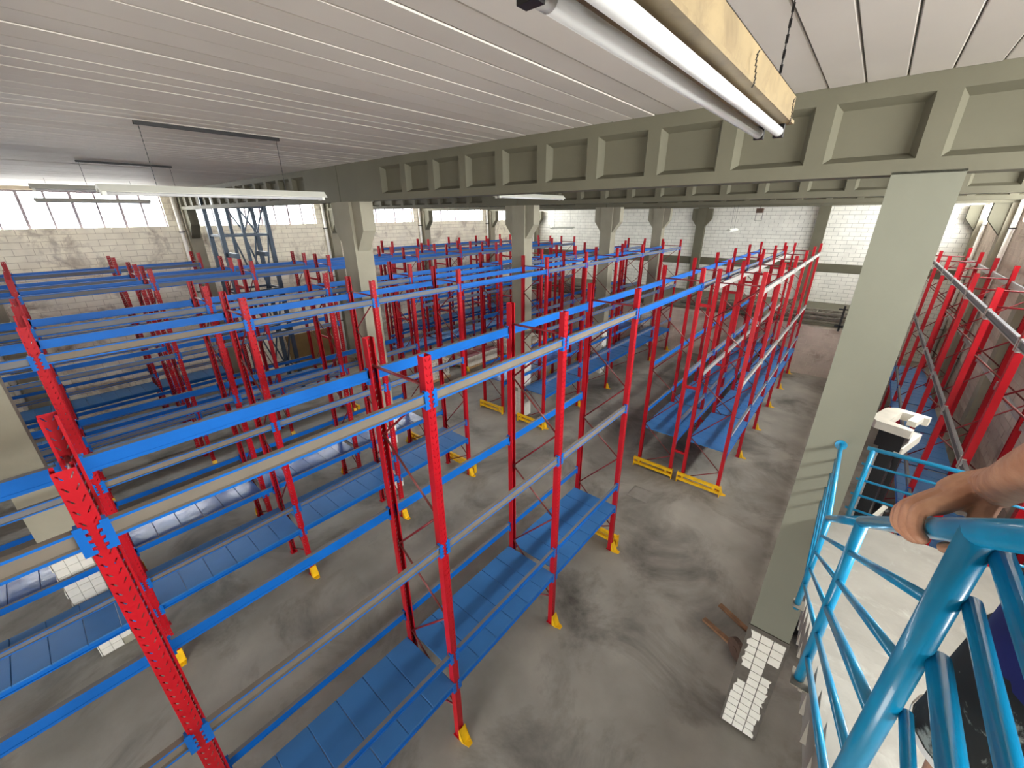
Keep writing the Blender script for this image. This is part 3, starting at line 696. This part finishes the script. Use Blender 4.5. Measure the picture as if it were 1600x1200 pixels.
for x in (0.0, 1.0): ob('arm', cached('twarm', lambda: MB().box(0, -0.9, 0, 0.14, 0.0, 0.16).mesh('arm', M['steelblue'])), tw, (x, 0, 6.2))

# forklift mast beyond the landing
fk = thing('pallet_stacker', 'black pallet stacker with cream mast head behind the landing rail', 'stacker', (5.52, -3.56, 0), 1.25)
ob('body', MB().prism([(-0.45, 0.1), (0.12, 0.1), (0.12, 0.85), (-0.05, 1.15), (-0.45, 1.15)], 'y', -0.45, 0.2).mesh('body', M['black']), fk)
ob('tiller', MB().tube((0.1, -0.13, 0.8), (0.38, -0.13, 1.25), 0.02, 10).mesh('tiller', M['dark'], True), fk)
for x, yy in ((-0.25, -0.42), (-0.25, 0.08), (-1.5, -0.42), (-1.5, 0.08)): ob('wheel', cached('fwheel', lambda: MB().tube((0,0,0.09), (0,0.1,0.09), 0.09, 18).mesh('wheel', M['dark'])), fk, (x, yy, 0))
for yy in (-0.37, 0.13): ob('support_leg', cached('sleg', lambda: MB().box(-1.6, -0.06, 0.1, -0.45, 0.06, 0.2).mesh('support_leg', M['black'])), fk, (0, yy, 0))
for yy in (-0.40, 0.12):
    ob('mast_rail', cached('mrail', lambda: MB().prism([(-0.09,-0.05),(0.09,-0.05),(0.09,-0.02),(-0.05,-0.02),(-0.05,0.02),(0.09,0.02),(0.09,0.05),(-0.09,0.05)], 'z', 0.15, 4.35).mesh('mast_rail', M['black'])), fk, (-0.55, yy+0.02, 0))
    ob('lift_chain', cached('lchain', lambda: MB().box(-0.012,-0.02,0.4,0.012,0.02,4.3).mesh('lift_chain', M['galv'])), fk, (-0.48, yy+0.12, 0))
ob('lift_cylinder', MB().tube((-0.55,-0.13,0.3), (-0.55,-0.13,4.0), 0.06, 14).mesh('lift_cylinder', M['black'], True), fk)
hd = ob('mast_head', MB().prism([(-0.75, -0.55), (-0.35, -0.55), (-0.25, -0.4), (-0.25, 0.15), (-0.35, 0.25), (-0.75, 0.25), (-0.75, 0.15), (-0.45, 0.1), (-0.45, -0.4), (-0.75, -0.45)], 'z', 4.62, 4.74).mesh('mast_head', M['creamwhite']), fk)
ob('head_bar', MB().box(-0.72, -0.3, 4.72, -0.62, 0.02, 4.80).mesh('head_bar', M['creamwhite']), hd); ob('head_box', MB().box(-0.7, -0.1, 4.35, -0.4, 0.2, 4.62).mesh('head_box', M['black']), hd)
ob('cross_head', MB().box(-0.72, -0.6, 4.28, -0.52, 0.18, 4.42).mesh('cross_head', M['creamwhite']), fk)
ob('carriage', MB().box(-0.72, -0.42, 3.0, -0.66, 0.16, 3.12).mesh('carriage', M['creamwhite']), fk); ob('carriage', MB().box(-0.72, -0.42, 2.6, -0.66, 0.16, 2.7).mesh('carriage', M['creamwhite']), fk)
for yy in (-0.32, 0.06): ob('fork', cached('fork', lambda: MB().prism([(-0.72, 2.6), (-0.72, 3.1), (-0.76, 3.1), (-0.77, 2.64), (-1.75, 2.6), (-1.75, 2.59), (-0.74, 2.57)], 'y', -0.05, 0.05).mesh('fork', M['black'])), fk, (0, yy, 0))

# ------------------------------------------------------------------ person on the stairs
def skinned(name, pts, edges, m, parent=None, sub=2, root=0, smooth=True):
    me = bpy.data.meshes.new(name); me.from_pydata([p[0] for p in pts], edges, []); me.materials.append(m)
    o = ob(name, me, parent)
    md = o.modifiers.new('skin', 'SKIN'); md.use_smooth_shade = True
    sv = me.skin_vertices[0].data if me.skin_vertices else None
    if sv is None:
        bpy.context.view_layer.objects.active = o
    for i, p in enumerate(pts):
        rr = p[1]; sv[i].radius = rr if isinstance(rr, tuple) else (rr, rr); sv[i].use_root = (i == root)
    ss = o.modifiers.new('sub', 'SUBSURF'); ss.levels = sub; ss.render_levels = sub
    return o
px, py, pz = -1.27, -3.72, Z_PLAT - rise*1
t = Vector((-0.836, 0, 0.549)); n = Vector((0.549, 0, 0.836)); oo = Vector((0, 1, 0))
R0 = Vector((-1.12, YR, zr(-1.12)))
kn = Vector((-1.125, -3.386, 6.933)); wrist = Vector((-1.098, -3.462, 7.008))
S = 1.0
pts = []; ed = []
def P(p, r, prev=None):
    pts.append((tuple(p), r)); i = len(pts)-1
    if prev is not None: ed.append((prev, i))
    return i
pel = P((px, py, pz+0.92), (0.15, 0.12))
sp1 = P((px+0.02, py, pz+1.12), (0.15, 0.12), pel); sp2 = P((px, py, pz+1.32), (0.16, 0.12), sp1)
nk = P((px-0.02, py, pz+1.46), 0.06, sp2); hd0 = P((px, py, pz+1.55), 0.085, nk); hd1 = P((px+0.02, py, pz+1.66), 0.095, hd0); P((px+0.01, py, pz+1.75), 0.06, hd1)
for s in (-1, 1):
    hp = P((px, py+s*0.10, pz+0.86), 0.095, pel); kneex = px+0.05
    k_ = P((kneex, py+s*0.12, pz+0.48), 0.06, hp); cf = P((kneex-0.05, py+s*0.12, pz+0.3), 0.055, k_); an = P((kneex-0.04, py+s*0.12, pz+0.08), 0.038, cf)
    P((kneex+0.14, py+s*0.13, pz+0.03), 0.035, an)
shl = P((px-0.05, py-0.19, pz+1.36), 0.06, sp2); ell = P((px-0.05, py-0.27, pz+1.08), 0.045, shl); P((px+0.1, py-0.24, pz+0.88), 0.035, ell)
shr = P((px-0.12, py+0.17, pz+1.38), 0.06, sp2)
elb = P((-1.49, -3.405, 7.26), 0.042, shr)
fa = P((-1.37, -3.42, 7.17), 0.042, elb)
fa2 = P((-1.22, -3.445, 7.075), 0.041, fa)
wr = P(wrist, 0.035, fa2)
person_body = skinned('person_body', pts, ed, M['skin'], None, 2, pel)
person = person_body; person.name = 'person'
tag(person, 'person in navy top and dark marbled shorts gripping the cyan stair rail', 'person')
# hand: metacarpals, four fingers curled over the outside of the rail, thumb under the inside
hp_, he = [], []
def chain_pts(pp, rr):
    k0 = len(hp_)
    for q, r_ in zip(pp, rr): hp_.append((tuple(q), r_))
    he.extend((k0+q, k0+q+1) for q in range(len(pp)-1))
    return k0
roots = []
rail_pt = lambda s_: R0 + t*s_
for k in range(4):                                   # index, middle, ring, little finger
    sk = (0.044, 0.014, -0.016, -0.044)[k]; ov = (-0.004, 0.006, 0.012, 0.012)[k]; ln = (0.97, 1.06, 1.0, 0.82)[k]
    kk = kn + t*sk + oo*ov + n*(0.0, 0.008, 0.006, -0.002)[k]; w0 = wrist + t*sk*0.5
    base = rail_pt((kn - R0).dot(t) + sk)
    chain = [w0, w0.lerp(kk, 0.5) + n*0.008, kk, base + oo*(0.048+ov) + n*0.026*ln, base - t*0.004 + oo*(0.045+ov) - n*0.022*ln, base + t*0.002 + oo*0.014 - n*0.044]
    roots.append(chain_pts(chain, (0.024, 0.025, 0.0235, 0.0185, 0.017, 0.0135)))
tb0 = wrist + t*0.028 - n*0.006
roots.append(chain_pts([tb0, rail_pt(0.075) - oo*0.048 + n*0.018, rail_pt(0.07) - oo*0.042 - n*0.022, rail_pt(0.06) - oo*0.004 - n*0.044], (0.024, 0.0205, 0.017, 0.0135)))
roots.append(chain_pts([Vector((-1.22, -3.445, 7.075)), wrist - n*0.004, wrist.lerp(kn, 0.45) + n*0.004, wrist.lerp(kn, 0.9) - n*0.002], (0.043, 0.046, 0.053, 0.043)))
hand = skinned('hand', hp_, he, M['skin'], person, 1, 0)
for r_ in roots: hand.data.skin_vertices[0].data[r_].use_root = True
rm = hand.modifiers.new('remesh', 'REMESH'); rm.mode = 'VOXEL'; rm.voxel_size = 0.0026; rm.use_smooth_shade = True
sm = hand.modifiers.new('smooth', 'SMOOTH'); sm.iterations = 4; sm.factor = 0.5
def lathe(name, rings, m, parent, n=20):
    b = MB()
    for c, rx, ry in rings:
        for i in range(n):
            a = 2*math.pi*i/n; b.v.append((c[0]+rx*math.cos(a), c[1]+ry*math.sin(a), c[2]))
    for k in range(len(rings)-1):
        for i in range(n):
            j = (i+1) % n; b.f.append((k*n+i, k*n+j, (k+1)*n+j, (k+1)*n+i)); b.m.append(0)
    return ob(name, b.mesh(name, m, True), parent)
for s in (-1, 1):
    sh = lathe('shorts_leg', [((px+0.05, py+s*0.115, pz+0.5), 0.125, 0.11), ((px+0.04, py+s*0.11, pz+0.56), 0.125, 0.112), ((px+0.03, py+s*0.105, pz+0.66), 0.135, 0.12), ((px+0.01, py+s*0.09, pz+0.84), 0.16, 0.125), ((px+0.0, py+s*0.05, pz+0.94), 0.17, 0.12)], M['shorts'], person)
    lathe('hem', [((px+0.05, py+s*0.115, pz+0.485), 0.128, 0.113), ((px+0.05, py+s*0.115, pz+0.505), 0.129, 0.114)], M['hem'], person)
lathe('shirt', [((px, py, pz+0.84), 0.2, 0.21), ((px+0.01, py, pz+1.0), 0.195, 0.2), ((px+0.02, py, pz+1.15), 0.185, 0.2), ((px, py, pz+1.32), 0.175, 0.21), ((px-0.02, py, pz+1.42), 0.13, 0.17), ((px-0.02, py, pz+1.47), 0.07, 0.075)], M['shirt'], person)
lathe('hair', [((px-0.01, py, pz+1.62), 0.115, 0.112), ((px-0.015, py, pz+1.70), 0.115, 0.11), ((px-0.01, py, pz+1.77), 0.08, 0.08), ((px-0.01, py, pz+1.80), 0.01, 0.01)], M['hair'], person)
